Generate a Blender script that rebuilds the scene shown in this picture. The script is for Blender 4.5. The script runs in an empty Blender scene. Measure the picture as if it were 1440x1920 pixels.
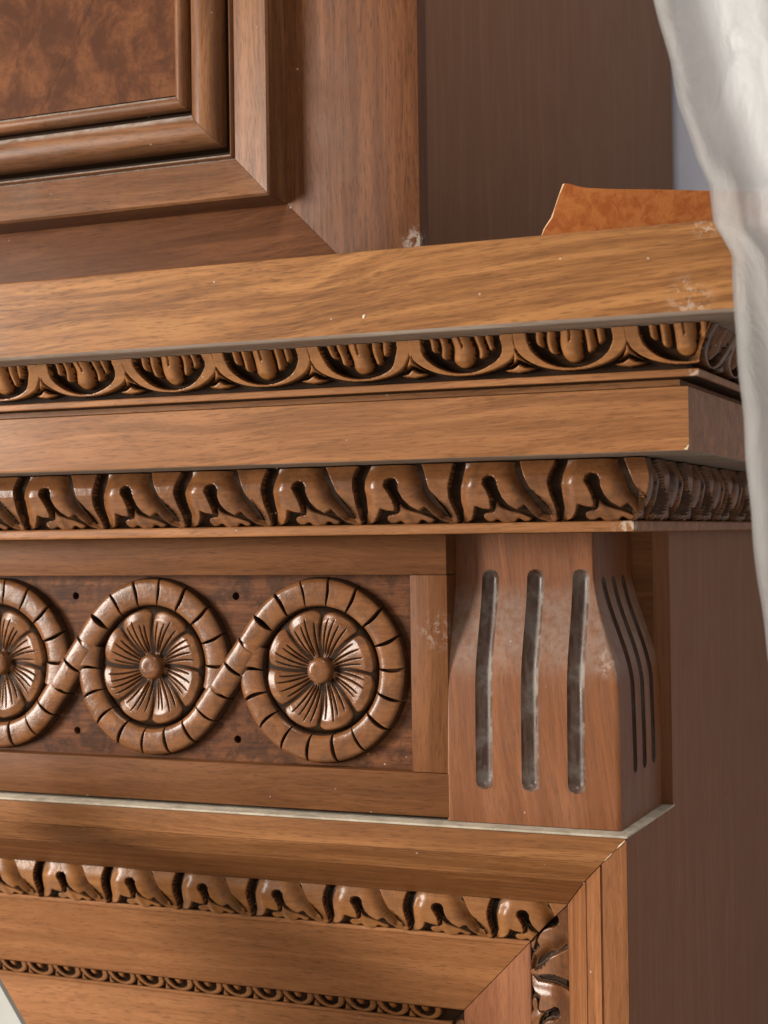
import bpy, math, random
import numpy as np
from mathutils import Matrix, Vector
random.seed(7); rng = np.random.default_rng(7)
S = bpy.context.scene; COL = S.collection

# ------------------------------------------------------------------ camera
YAW, PITCH, ROLL = (math.radians(a) for a in (23.341, 0.8007, -0.7888))
fw = Vector((-math.sin(YAW)*math.cos(PITCH), math.cos(YAW)*math.cos(PITCH), math.sin(PITCH)))
rt = Vector((math.cos(YAW), math.sin(YAW), 0)); up = rt.cross(fw)
r2 = math.cos(ROLL)*rt + math.sin(ROLL)*up; u2 = -math.sin(ROLL)*rt + math.cos(ROLL)*up
cam = bpy.data.objects.new('camera', bpy.data.cameras.new('camera')); COL.objects.link(cam)
cam.matrix_world = Matrix((( r2.x, u2.x, -fw.x, 0), (r2.y, u2.y, -fw.y, 0), (r2.z, u2.z, -fw.z, 0), (0, 0, 0, 1)))
cam.data.sensor_fit = 'VERTICAL'; cam.data.sensor_height = 36; cam.data.lens = 3031.14/1920*36
cam.data.clip_start = .02; cam.data.clip_end = 50
cam.data.dof.use_dof = True; cam.data.dof.focus_distance = 1.08; cam.data.dof.aperture_fstop = 11
S.camera = cam

# ------------------------------------------------------------------ light of the room
W = bpy.data.worlds.new('World'); S.world = W; W.use_nodes = True
W.node_tree.nodes['Background'].inputs[0].default_value = (1.0, .97, .93, 1)
W.node_tree.nodes['Background'].inputs[1].default_value = .42

def area(name, loc, target, sx, sy, power, col):
    l = bpy.data.lights.new(name, 'AREA'); l.shape = 'RECTANGLE'; l.size = sx; l.size_y = sy
    l.energy = power; l.color = col
    o = bpy.data.objects.new(name, l); COL.objects.link(o); o.location = loc
    o.rotation_euler = (Vector(target) - Vector(loc)).to_track_quat('-Z', 'Y').to_euler()
    return o
area('window_light', (-2.9, -1.0, .32), (-.5, 1.0, 0), 1.0, 1.4, 176, (1, .95, .87))
area('ceiling_lamp', (-.2, -.3, 2.3), (-.4, 1.0, 0), .7, .7, 34, (1, .95, .88))
S.view_settings.view_transform = 'Standard'; S.view_settings.look = 'None'
S.view_settings.exposure = -.2; S.view_settings.gamma = 1
S.view_settings.use_curve_mapping = False

# ------------------------------------------------------------------ materials
def new_mat(name):
    m = bpy.data.materials.new(name); m.use_nodes = True
    nt = m.node_tree; return m, nt, nt.nodes['Principled BSDF']
class NT:
    def __init__(s, nt): s.nt = nt
    def n(s, t, **kw):
        x = s.nt.nodes.new(t)
        for k, v in kw.items(): setattr(x, k, v)
        return x
    def put(s, sock, v):
        if isinstance(v, (int, float)): sock.default_value = v
        elif isinstance(v, (tuple, list)): sock.default_value = v
        else: s.nt.links.new(v, sock)
    def noise(s, vec, scale=1, detail=3, rough=.55, dist=0):
        x = s.n('ShaderNodeTexNoise'); s.put(x.inputs['Vector'], vec)
        x.inputs['Scale'].default_value = scale; x.inputs['Detail'].default_value = detail
        x.inputs['Roughness'].default_value = rough; x.inputs['Distortion'].default_value = dist
        return x.outputs[0]
    def vmul(s, a, b):
        x = s.n('ShaderNodeVectorMath', operation='MULTIPLY'); s.put(x.inputs[0], a); s.put(x.inputs[1], b); return x.outputs[0]
    def vadd(s, a, b):
        x = s.n('ShaderNodeVectorMath', operation='ADD'); s.put(x.inputs[0], a); s.put(x.inputs[1], b); return x.outputs[0]
    def dist(s, a, b):
        x = s.n('ShaderNodeVectorMath', operation='DISTANCE'); s.put(x.inputs[0], a); s.put(x.inputs[1], b); return x.outputs['Value']
    def math(s, op, a, b=0, c=None):
        x = s.n('ShaderNodeMath', operation=op); s.put(x.inputs[0], a); s.put(x.inputs[1], b)
        if c is not None: s.put(x.inputs[2], c)
        return x.outputs[0]
    def rng(s, v, a, b, c=0., d=1.):
        x = s.n('ShaderNodeMapRange'); x.interpolation_type = 'SMOOTHSTEP'; s.put(x.inputs[0], v)
        for i, q in enumerate((a, b, c, d)): s.put(x.inputs[i+1], q)
        return x.outputs[0]
    def mix(s, f, a, b, mode='MIX'):
        x = s.n('ShaderNodeMix', data_type='RGBA', blend_type=mode); s.put(x.inputs[0], f)
        s.put(x.inputs[6], a); s.put(x.inputs[7], b); return x.outputs[2]
    def bump(s, h, strength, dist):
        x = s.n('ShaderNodeBump'); x.inputs['Strength'].default_value = strength; x.inputs['Distance'].default_value = dist
        s.put(x.inputs['Height'], h); return x.outputs[0]
def c4(c): return (c[0], c[1], c[2], 1)

def wood(name, axis, mid, dark, light, rough=.48, pore=.5, fig=1., scuffs=(), slant=0., glaze=0., dust=.0, coat=.0, spec=.13, top=0., con=.6, hand=0., topr=(.35, .85)):
    """lacquered wood; grain runs along world axis 0/1/2"""
    m, nt, P = new_mat(name); N = NT(nt)
    geo = N.n('ShaderNodeNewGeometry'); pos = geo.outputs['Position']
    if slant:
        rot = N.n('ShaderNodeVectorRotate', rotation_type='Y_AXIS'); N.put(rot.inputs['Vector'], pos)
        rot.inputs['Angle'].default_value = slant; gpos = rot.outputs[0]
    else: gpos = pos
    def sc(al, cr): return tuple(al if i == axis else cr for i in range(3))
    warp = N.noise(N.vmul(pos, sc(3, 9)), 1, 2)
    wv = N.n('ShaderNodeCombineXYZ')
    for i in range(3):
        if i != axis: N.put(wv.inputs[i], N.math('MULTIPLY', warp, .03))
    gp = N.vadd(gpos, wv.outputs[0])
    broad = N.noise(N.vmul(gp, sc(4.5, 85)), 1, 4, .6, .6)
    streak = N.noise(N.vmul(gp, sc(14, 420)), 1, 5, .65, .3)
    pores = N.noise(N.vmul(gp, sc(85, 1150)), 1, 2, .5)
    blot = N.noise(pos, 14, 4, .6)
    f = N.math('ADD', N.math('MULTIPLY', broad, .50*fig), N.math('MULTIPLY', streak, .50))
    f = N.rng(f, .5*(.50*fig+.50)-.10/con, .5*(.50*fig+.50)+.09/con)
    c = N.mix(f, c4([q*.9 for q in dark]), c4(mid))
    c = N.mix(N.math('MULTIPLY', N.rng(broad, .5, .66), min(1, con)), c, c4(light))
    c = N.mix(N.math('MULTIPLY', N.rng(pores, .52, .68), pore*.95), c, c4([q*.38 for q in dark]))
    c = N.mix(N.math('MULTIPLY', N.rng(blot, .4, .7), .30), c, c4([q*.8 for q in mid]), 'MIX')
    if glaze:                                   # uneven dark antiquing wax rubbed over the ground
        g = N.noise(N.vadd(pos, (3.1, 0, 1.7)), 60, 6, .7, .5)
        c = N.mix(N.math('MULTIPLY', N.rng(g, .42, .62), glaze), c, (.022, .013, .009, 1))
    r = N.math('ADD', N.math('MULTIPLY', N.noise(pos, 30, 4), .22), rough-.11)
    if dust:
        d = N.math('MULTIPLY', N.rng(N.noise(N.vadd(pos, (9, 2, 4)), 22, 6, .7), .45, .72), dust)
        c = N.mix(d, c, (.30, .27, .235, 1)); r = N.math('ADD', r, N.math('MULTIPLY', d, .3))
    if top:                                     # dust that has settled on faces turned upwards
        nz = N.n('ShaderNodeSeparateXYZ'); N.put(nz.inputs[0], geo.outputs['Normal'])
        d = N.math('MULTIPLY', N.rng(nz.outputs[2], *topr), N.rng(N.noise(pos, 130, 7, .75), .3, .65, .25*top, top*1.2))
        c = N.mix(d, c, (.47, .43, .38, 1)); r = N.math('ADD', r, N.math('MULTIPLY', d, .25))
    for (sx, sy, sz, rad, amt) in scuffs:
        q = N.dist(pos, (sx, sy, sz))
        k = N.math('MULTIPLY', N.rng(q, rad, rad*.25), N.rng(N.noise(pos, 170, 5, .7, .5), .47, .60))
        k = N.math('MULTIPLY', k, amt)
        c = N.mix(k, c, (.62, .53, .44, 1))
    speck = N.n('ShaderNodeTexVoronoi'); N.put(speck.inputs['Vector'], pos); speck.inputs['Scale'].default_value = 95
    sk = N.math('MULTIPLY', N.rng(speck.outputs['Distance'], .085, .05), N.rng(N.noise(pos, 55, 1), .62, .66))
    c = N.mix(N.math('MULTIPLY', sk, .7), c, (.50, .42, .34, 1))
    N.put(P.inputs['Base Color'], c); N.put(P.inputs['Roughness'], r)
    P.inputs['Specular IOR Level'].default_value = spec; P.inputs['Coat Weight'].default_value = coat; P.inputs['Coat Roughness'].default_value = .22
    h = N.math('SUBTRACT', N.math('MULTIPLY', streak, .5), N.math('MULTIPLY', N.rng(pores, .55, .68), .6))
    h = N.math('ADD', h, N.math('MULTIPLY', N.noise(pos, 260, 3), .5))
    nb = N.bump(h, .10, .0006)
    if hand:                                    # facets and ripples left by the gouge
        x = N.n('ShaderNodeBump'); x.inputs['Strength'].default_value = hand; x.inputs['Distance'].default_value = .0016
        N.put(x.inputs['Height'], N.noise(pos, 150, 3, .5, .6)); N.put(x.inputs['Normal'], nb); nb = x.outputs[0]
    N.put(P.inputs['Normal'], nb)
    return m

GOLD = ((.300, .126, .040), (.175, .068, .021), (.375, .168, .057))
BRWN = ((.340, .144, .054), (.235, .094, .033), (.395, .173, .068))
REDD = ((.238, .084, .030), (.150, .050, .017), (.290, .108, .040))
WALN = ((.158, .058, .022), (.103, .036, .014), (.192, .074, .029))
CARV = ((.240, .095, .033), (.180, .067, .023), (.275, .113, .041))
EGGS = ((.345, .143, .044), (.265, .103, .031), (.385, .166, .055))
SIDE = ((.265, .112, .050), (.215, .088, .038), (.290, .126, .059))
M = {}
M['shelf'] = wood('shelf wood', 0, *GOLD, slant=.05, con=.85, coat=.16, scuffs=[(-.20, .90, .130, .017, .35), (-.19, .90, .171, .010, .45), (-.4, .9, .15, .002, 1)])
M['block'] = wood('cornice wood', 0, *BRWN, slant=.03, con=.75, coat=.16, scuffs=[(-.258, .99, .003, .016, .6), (-.205, .937, .093, .008, .5)])
M['carve'] = wood('carved wood', 0, *CARV, rough=.25, pore=.25, fig=.7, spec=.33, con=.5, glaze=.35, hand=.16)
M['carve_egg'] = wood('carved egg moulding wood', 0, *EGGS, rough=.28, pore=.25, fig=.7, spec=.32, con=.5, glaze=.22, hand=.16)
M['carve_side'] = wood('carved wood end run', 1, *CARV, rough=.36, pore=.2, fig=.7, spec=.3, dust=.30, glaze=.7, con=.5, hand=.16, scuffs=[(-.258, .995, .008, .016, .6)])
M['carve_v'] = wood('carved upright wood', 2, *CARV, rough=.25, pore=.2, fig=.7, spec=.4, con=.5, glaze=.35, hand=.16)
M['ground'] = wood('dark waxed ground', 0, (.034, .017, .009), (.022, .011, .006), (.050, .025, .013), rough=.5, spec=.06)
M['wax'] = wood('dark wax left in the cuts', 0, (.066, .031, .016), (.044, .021, .011), (.088, .042, .021), rough=.42, spec=.2, con=.5)
M['painted_sheen'] = wood('grey lower edge with painted sheen', 0, (.26, .195, .155), (.20, .14, .105), (.31, .25, .205), rough=.5, pore=.3, dust=.3)  # grey reflection along the lower edges, put into the colour
M['frieze_ground'] = wood('waxed frieze ground', 0, (.165, .062, .026), (.105, .038, .017), (.215, .085, .035), rough=.5, glaze=.6, spec=.08)
M['rail'] = wood('frieze rail wood', 0, (.180, .070, .026), (.128, .048, .017), (.212, .086, .033), pore=.4)
M['stile'] = wood('frieze stile wood', 2, (.185, .069, .025), (.130, .046, .016), (.220, .086, .032), pore=.4, scuffs=[(-.40, 1.014, -.065, .018, .22)])
M['corbel'] = wood('corbel wood', 2, *REDD, rough=.40, pore=.35, fig=.5, slant=.12, dust=.06, con=.5, top=.22, topr=(.10, .30), scuffs=[(-.282, 1.02, -.085, .014, .3)], spec=.3)
M['frame_h'] = wood('frame wood', 0, (.275, .114, .040), (.185, .072, .024), (.34, .150, .055))
M['frame_v'] = wood('upright frame wood', 2, (.265, .104, .040), (.19, .072, .027), (.32, .134, .053))
M['splay_h'] = wood('inner frame wood', 0, (.39, .168, .066), (.310, .128, .048), (.435, .192, .078), pore=.6)
M['splay_v'] = wood('upright inner frame wood', 2, (.285, .110, .050), (.24, .090, .040), (.315, .126, .058))
M['side'] = wood('side panel wood', 2, *SIDE, rough=.55, pore=.10, fig=.35, spec=.2)
M['door_v'] = wood('door stile wood', 2, *WALN, pore=.6, scuffs=[(-.437, 1.08, .210, .016, .5)])
M['door_h'] = wood('door rail wood', 0, *WALN, pore=.4, slant=.06)
M['dmould_v'] = wood('door moulding wood', 2, (.225, .095, .040), (.13, .052, .022), (.29, .130, .058), rough=.36, spec=.22)
M['dmould_h'] = wood('door moulding wood level', 0, (.205, .086, .036), (.12, .048, .020), (.26, .115, .050), rough=.36, spec=.22, dust=.06, top=.7)
M['upside'] = wood('cabinet side wood', 2, (.265, .130, .072), (.235, .114, .062), (.285, .142, .080), rough=.6, pore=.12, fig=.4, spec=.1)
M['carcass'] = wood('carcass wood', 2, (.09, .045, .028), (.06, .03, .02), (.1, .05, .03), rough=.6)

def burl():
    m, nt, P = new_mat('burl veneer'); N = NT(nt)
    pos = N.n('ShaderNodeNewGeometry').outputs['Position']
    a = N.noise(N.vmul(pos, (34, 34, 26)), 1, 7, .68, .5)
    b = N.noise(N.vadd(pos, (5, 0, 2)), 70, 5, .7, 2.2)
    c = N.noise(N.vmul(pos, (60, 60, 14)), 1, 3, .5, .8)
    col = N.mix(N.rng(a, .36, .64), (.074, .027, .013, 1), (.165, .061, .025, 1))
    col = N.mix(N.math('MULTIPLY', N.rng(b, .55, .70), .4), col, (.045, .024, .017, 1))
    col = N.mix(N.math('MULTIPLY', N.rng(c, .60, .75), .40), col, (.05, .028, .021, 1))
    e = N.noise(N.vadd(pos, (1, 4, 2)), 210, 6, .75, 1.0)
    col = N.mix(N.math('MULTIPLY', N.rng(e, .50, .66), .45), col, (.050, .022, .013, 1))
    N.put(P.inputs['Base Color'], col); P.inputs['Roughness'].default_value = .5; P.inputs['Specular IOR Level'].default_value = .05
    N.put(P.inputs['Normal'], N.bump(b, .12, .0006)); return m
M['burl'] = burl()

def plain(name, a, b, scale, rough, bumps=.3, bd=.0008, **kw):
    m, nt, P = new_mat(name); N = NT(nt)
    pos = N.n('ShaderNodeNewGeometry').outputs['Position']
    x = N.noise(pos, scale, 6, .65, .5)
    N.put(P.inputs['Base Color'], N.mix(N.rng(x, .35, .65), c4(a), c4(b)))
    P.inputs['Roughness'].default_value = rough
    N.put(P.inputs['Normal'], N.bump(N.noise(pos, scale*5, 5, .7), bumps, bd)); return m
M['dust'] = plain('dust covered ledge', (.36, .30, .225), (.54, .465, .36), 60, .9, .5)
def flute_mat():
    m, nt, P = new_mat('grey dusty flute'); N = NT(nt)
    pos = N.n('ShaderNodeNewGeometry').outputs['Position']
    x = N.noise(N.vmul(pos, (240, 240, 38)), 1, 5, .65, .3); y = N.noise(pos, 55, 5, .65)
    c = N.mix(N.rng(x, .35, .65), (.080, .038, .024, 1), (.155, .095, .068, 1))
    c = N.mix(N.math('MULTIPLY', N.rng(y, .46, .66), .6), c, (.30, .265, .23, 1))
    N.put(P.inputs['Base Color'], c); N.put(P.inputs['Roughness'], N.rng(y, .3, .7, .25, .5))
    N.put(P.inputs['Normal'], N.bump(x, .25, .0006)); return m
M['flute'] = flute_mat()
M['flute_side'] = wood('waxed side flute', 2, (.075, .035, .022), (.05, .022, .015), (.1, .05, .03), rough=.5, dust=.2)
M['wall'] = plain('painted wall', (.52, .52, .60), (.58, .58, .65), 6, .8, .1)
M['floor'] = plain('pale bounce floor', (.56, .52, .46), (.62, .58, .52), 9, .7, .1)  # unseen floor, made pale so it bounces light up to the undersides
M['card'] = plain('white card', (.36, .35, .32), (.40, .39, .36), 20, .6, .1)
M['hard'] = plain('orange hardboard', (.52, .130, .020), (.70, .235, .052), 120, .8, .45)
M['fibre'] = plain('torn hardboard fibre', (.42, .22, .10), (.62, .42, .25), 200, .9, .5)
M['hole'] = plain('drilled hole', (.008, .006, .005), (.014, .01, .008), 60, .9)
M['filler'] = plain('cream filler', (.62, .48, .34), (.74, .62, .48), 90, .7)

def film():
    m, nt, P = new_mat('milky plastic film'); N = NT(nt)
    pos = N.n('ShaderNodeNewGeometry').outputs['Position']
    x = N.noise(N.vmul(pos, (40, 40, 22)), 1, 6, .7, 1.2)
    fine = N.noise(pos, 190, 5, .7)
    P.inputs['Base Color'].default_value = (.72, .71, .69, 1)
    N.put(P.inputs['Roughness'], N.rng(x, .3, .7, .32, .5))
    cr = N.n('ShaderNodeTexVoronoi', feature='DISTANCE_TO_EDGE'); N.put(cr.inputs['Vector'], N.vadd(N.vmul(pos, (30, 30, 13)), N.vmul(x, (1.5, 1.5, 1.5)))); cr.inputs['Scale'].default_value = 1
    crz = N.rng(cr.outputs['Distance'], 0, .12)
    nb = N.bump(N.math('ADD', N.math('ADD', x, N.math('MULTIPLY', crz, .35)), N.math('MULTIPLY', fine, .25)), .30, .003)
    N.put(P.inputs['Normal'], nb)
    tl = N.n('ShaderNodeBsdfTranslucent'); tl.inputs[0].default_value = (.70, .69, .67, 1); N.put(tl.inputs['Normal'], nb)
    tr = N.n('ShaderNodeBsdfTransparent'); tr.inputs[0].default_value = (.97, .96, .94, 1)
    a = N.n('ShaderNodeMixShader'); a.inputs[0].default_value = .5
    nt.links.new(P.outputs[0], a.inputs[1]); nt.links.new(tl.outputs[0], a.inputs[2])
    b = N.n('ShaderNodeMixShader'); N.put(b.inputs[0], N.rng(x, .3, .75, .10, .26))
    nt.links.new(a.outputs[0], b.inputs[1]); nt.links.new(tr.outputs[0], b.inputs[2])
    nt.links.new(b.outputs[0], nt.nodes['Material Output'].inputs[0]); return m
M['film'] = film()

# ------------------------------------------------------------------ mesh helpers
def mesh(name, verts, faces, mat, smooth=40):
    me = bpy.data.meshes.new(name); me.from_pydata([tuple(map(float, v)) for v in verts], [], [tuple(map(int, f)) for f in faces])
    me.validate(); me.update()
    if mat is not None: me.materials.append(M[mat])
    if smooth:
        me.polygons.foreach_set('use_smooth', [True]*len(me.polygons)); me.set_sharp_from_angle(angle=math.radians(smooth))
    return me
def obj(name, me, parent=None, loc=(0, 0, 0), rot=(0, 0, 0)):
    o = bpy.data.objects.new(name, me); COL.objects.link(o); o.location = loc; o.rotation_euler = rot
    if parent is not None:
        o.parent = parent; pm = Matrix.Translation(-parent.location)
        if parent.parent: pass
        o.matrix_parent_inverse = pm
    return o
def copy_part(src, parent, loc, rot=(0, 0, 0), vary=.012):
    o = src.copy(); COL.objects.link(o); o.parent = parent; o.location = loc; o.rotation_euler = rot
    o.scale = (1+random.uniform(-vary, vary), 1, 1); return o
def thing(name, loc, label, cat):
    o = bpy.data.objects.new(name, None); COL.objects.link(o); o.location = loc; o.empty_display_size = .05
    o['label'] = label; o['category'] = cat; return o
def tag(o, label, cat): o['label'] = label; o['category'] = cat; return o

def box(x0, x1, y0, y1, z0, z1, b=.0008):
    """box with a small chamfer on every edge"""
    import bmesh
    bm = bmesh.new(); bmesh.ops.create_cube(bm, size=1)
    for v in bm.verts: v.co = ((x0+x1)/2+v.co.x*(x1-x0), (y0+y1)/2+v.co.y*(y1-y0), (z0+z1)/2+v.co.z*(z1-z0))
    if b: bmesh.ops.bevel(bm, geom=bm.edges[:], offset=b, segments=2, profile=.5, affect='EDGES')
    v = [tuple(q.co) for q in bm.verts]; bm.verts.index_update(); f = [[q.index for q in p.verts] for p in bm.faces]; bm.free()
    return v, f
def prism(poly, y0, y1, b=.0006):
    """polygon in x,z (counter-clockwise from the front) pushed from y0 (front) to y1, front edge chamfered"""
    import bmesh
    bm = bmesh.new(); fr = [bm.verts.new((x, y0, z)) for x, z in poly]; f = bm.faces.new(fr)
    r = bmesh.ops.extrude_face_region(bm, geom=[f]); 
    for v in r['geom']:
        if isinstance(v, bmesh.types.BMVert): v.co.y = y1
    bmesh.ops.recalc_face_normals(bm, faces=bm.faces[:])
    if b:
        ed = [e for e in bm.edges if all(abs(v.co.y-y0) < 1e-7 for v in e.verts)]
        bmesh.ops.bevel(bm, geom=ed, offset=b, segments=2, profile=.5, affect='EDGES')
    bm.verts.index_update(); v = [tuple(q.co) for q in bm.verts]; f = [[q.index for q in p.verts] for p in bm.faces]; bm.free()
    return v, f
def rounded(pts, rads, n=5):
    """open polyline with its inner corners rounded"""
    out = [pts[0]]
    for i in range(1, len(pts)-1):
        p = np.array(pts[i], float); a = np.array(pts[i-1], float)-p; b = np.array(pts[i+1], float)-p
        la, lb = np.linalg.norm(a), np.linalg.norm(b); r = min(rads if np.isscalar(rads) else rads[i], la*.45, lb*.45)
        if r <= 0: out.append(tuple(p)); continue
        A, B = p+a/la*r, p+b/lb*r
        for k in range(n+1):
            t = k/n; out.append(tuple((1-t)**2*A+2*t*(1-t)*p+t*t*B))
    out.append(pts[-1]); return out

XS, ZL = -.2676, -.1927            # right-hand side of the case, top of the ledge
XL, YB = -1.30, 1.90               # left end of the run, back wall
FLOOR = -1.15

def cornice(prof):
    """profile (overhang, z) run along the front, mitred and returned along the side"""
    n = len(prof); V = []
    for o, z in prof: V.append((XL, 1-o, z))
    for o, z in prof: V.append((XS+o, 1-o, z))
    for o, z in prof: V.append((XS+o, YB-.02, z))
    F = []
    for c in range(2):
        for i in range(n-1): F.append((c*n+i, (c+1)*n+i, (c+1)*n+i+1, c*n+i+1))
    return V, F

def sd_poly(px, py, poly):
    poly = np.array(poly, float); d = np.full(px.shape, 1e9); ins = np.zeros(px.shape, bool)
    for a, b in zip(poly, np.roll(poly, -1, 0)):
        ex, ey = b-a; L = ex*ex+ey*ey+1e-12
        t = np.clip(((px-a[0])*ex+(py-a[1])*ey)/L, 0, 1)
        d = np.minimum(d, np.hypot(px-a[0]-t*ex, py-a[1]-t*ey))
        if abs(ey) > 1e-12:
            c = ((a[1] > py) != (b[1] > py)) & (px < ex*(py-a[1])/ey+a[0]); ins ^= c
    return np.where(ins, d, -d)
def d_line(px, py, pts):
    d = np.full(px.shape, 1e9)
    for a, b in zip(pts[:-1], pts[1:]):
        ex, ey = b[0]-a[0], b[1]-a[1]; L = ex*ex+ey*ey+1e-12
        t = np.clip(((px-a[0])*ex+(py-a[1])*ey)/L, 0, 1)
        d = np.minimum(d, np.hypot(px-a[0]-t*ex, py-a[1]-t*ey))
    return d
def smooth(x): x = np.clip(x, 0, 1); return x*x*(3-2*x)
def lift(sd, edge, level, sink=.0006):
    """rounded wall: below ground outside, quarter round up to level inside"""
    q = np.clip(sd/edge, 0, 1)
    return np.where(sd <= 0, np.maximum(sd/edge*level, -sink*1.0)-.00005, level*np.clip(1-(1-q)**3, 0, 1))
def catmull(pts, k=6, closed=True):
    P = np.array(pts, float); n = len(P); out = []
    for i in range(n if closed else n-1):
        p0, p1, p2, p3 = P[(i-1) % n if closed else max(i-1, 0)], P[i], P[(i+1) % n], P[(i+2) % n if closed else min(i+2, n-1)]
        for j in range(k):
            t = j/k; out.append(tuple(.5*((2*p1)+(p2-p0)*t+(2*p0-5*p1+4*p2-p3)*t*t+(3*p1-p0-3*p2+p3)*t**3)))
    if not closed: out.append(tuple(P[-1]))
    return out

# ---- the leaf motif, u along the run (0..1 = one pitch), v from lip (0) to top (1)
def lf(pts): return [((x-645)/640, (515-(y+10*(x-645)/640))/400) for x, y in pts]
T_LEFT = [(425, 100), (465, 195), (500, 285), (545, 345), (580, 395), (602, 450), (612, 498)]
TONGUE = lf(T_LEFT+[(636, 504), (654, 488), (648, 410), (634, 330), (629, 260), (640, 190), (664, 100)])
LEAF = lf([(735, 100), (706, 190), (691, 270), (692, 340), (692, 420), (664, 492), (640, 516), (690, 508), (738, 486), (772, 447), (794, 396),
           (830, 410), (862, 414), (886, 416), (894, 392), (890, 340), (870, 285), (850, 246), (857, 216), (884, 202), (914, 208),
           (933, 236), (938, 290), (956, 340), (992, 386), (1046, 420), (1089, 393), (1122, 438), (1168, 480), (1228, 501), (1285, 508),
           (1250, 470), (1222, 395), (1185, 345), (1142, 285), (1107, 195), (1068, 100)])
LEAFLET = lf(catmull([(914, 350), (930, 382), (962, 406), (1005, 424), (1048, 436), (1092, 455), (1122, 472), (1112, 494), (1078, 500), (1040, 480),
           (1014, 506), (968, 518), (926, 510), (902, 486), (872, 500), (835, 500), (812, 474), (822, 444), (856, 434), (890, 428), (904, 396)], 3))
L_LEFT = [(735, 100), (706, 190), (691, 270), (692, 340), (692, 420), (660, 495)]
NEXT_EDGE = lf([(x+640, y) for x, y in T_LEFT])
def leaf_elements(asp):
    """asp = band height / pitch; returns name -> (u range, height function in units of the pitch)"""
    def sc(poly): return [(u, v*asp) for u, v in poly]
    def leaf(u, v):
        sd = sd_poly(u, v, sc(LEAF)); de = d_line(u, v, sc(NEXT_EDGE)); dl = d_line(u, v, sc(lf(L_LEFT)))
        low = smooth(1.25-v/asp)
        lev = .098-.190*np.exp(-(de/.105)**2)*(.30+.70*low)-.058*np.exp(-(dl/.080)**2)*smooth((1.1-v/asp)/.3)-.042*smooth((v/asp-.60)/.40)
        tip = smooth((.22-v/asp)/.22)*np.exp(-((u-.07)/.09)**2)
        lev = lev-.022*tip+.008*np.exp(-((u-.17)**2/.010+(v-asp*.66)**2/.02))
        db = d_line(u, v, sc(lf([(1089, 393), (1122, 438), (1168, 480), (1228, 501), (1285, 510)])))
        rim = .090*np.exp(-(db/.040)**2)-.018
        return sd, np.maximum(lev, np.where(db < .08, rim, -1)), .014
    def tongue(u, v):
        sd = sd_poly(u, v, sc(TONGUE)); return sd, .090-.020*smooth((v/asp-.7)/.3)+0*u, .013
    def leaflet(u, v):
        sd = sd_poly(u, v, sc(LEAFLET)); dm = d_line(u, v, sc(lf([(916, 370), (935, 430), (965, 505)])))
        return sd, .044+.012*smooth(1-dm/.06)-.02*smooth((v/asp-.2)/.2), .016
    return {'leaf': ((-.02, 1.03), leaf), 'tongue': ((-.37, .06), tongue), 'leaflet': ((.22, .78), leaflet)}

# ---- the egg motif, u centred on the egg
def egg_elements(asp):
    def cap(u, v, c, hw, vb, sl=0):
        du = (u-c); vb2 = (vb+sl*du)*asp
        inside_x = hw-np.abs(du); low = v-(vb2+hw)
        return np.where(low > 0, inside_x, hw-np.hypot(du, low))
    def arch(u, v):
        vo = .80*asp; eo = np.hypot(u/.52, (v-vo)/(.70*asp)); ei = np.hypot(u/.375, (v-.88*asp)/(.69*asp))
        outer = np.where(v < vo, (1-eo)*.36, .5-np.abs(u)+.2)
        inner = np.where(v < .88*asp, (ei-1)*.30, (np.abs(u)-.375))
        sd = np.minimum(outer, inner); sd = np.minimum(sd, .5-np.abs(u)+.012)
        return sd, .140-.050*v/asp+0*u, .014
    def egg(u, v):
        sd = cap(u, v, 0, .098, .28); slit = np.exp(-(u/.007)**2)*smooth((v/asp-.72)/.1)
        return sd, .150-.055*v/asp-.045*slit-.060*(np.abs(u)/.098)**2.5-.05*smooth((.48-v/asp)/.2), .022
    def tong(c, hw, vb, sl):
        def f(u, v): return cap(u, v, c, hw, vb, sl), .125-.045*v/asp-.06*(np.abs(u-c)/.045)**2, .018
        return f
    def tent(u, v):
        a = [(0, .77), (.028, .52), (.075, .36), (.185, .225), (.085, .29), (0, .41), (-.085, .29), (-.185, .225), (-.075, .36), (-.028, .52)]
        sd = sd_poly(u, v, [(p, q*asp) for p, q in a]); return sd, .085+.04*smooth(1-np.abs(u)/.06), .02
    def lens(u, v):
        a = [(0, .355), (.06, .255), (.175, .205), (.09, .135), (0, .10), (-.09, .135), (-.175, .205), (-.06, .255)]
        sd = sd_poly(u, v, [(p, q*asp) for p, q in a]); return sd, .11+0*u, .03
    E = {'arch': ((-.53, .53), arch), 'egg': ((-.13, .13), egg), 'dart': ((-.2, .2), tent), 'dart_foot': ((-.2, .2), lens)}
    for k, (c, hw, vb, sl) in enumerate(((-.172, .043, .50, -1.2), (-.272, .036, .68, -1.6), (.172, .043, .50, 1.2), (.272, .036, .68, 1.6))):
        E['husk%d' % k] = ((c-.06, c+.06), tong(c, hw, vb, sl))
    return E

def tiny_elements(asp):
    def ring(u, v):
        e = np.hypot(u/.5, (v-.95*asp)/(.9*asp)); i = np.hypot(u/.30, (v-.98*asp)/(.68*asp))
        sd = np.minimum((1-e)*.3, (i-1)*.22); return np.minimum(sd, .5-np.abs(u)+.02), .11+0*u, .025
    def egg(u, v):
        e = np.hypot(u/.14, (v-.95*asp)/(.42*asp)); return (1-e)*.13, .13+0*u, .1
    def dart(u, v):
        a = [(0, .62), (.13, .06), (-.13, .06)]; return sd_poly(u, v, [(p, q*asp) for p, q in a]), .09+0*u, .05
    return {'loop': ((-.52, .52), ring), 'bead': ((-.16, .16), egg), 'dart': ((-.15, .15), dart)}

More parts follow.
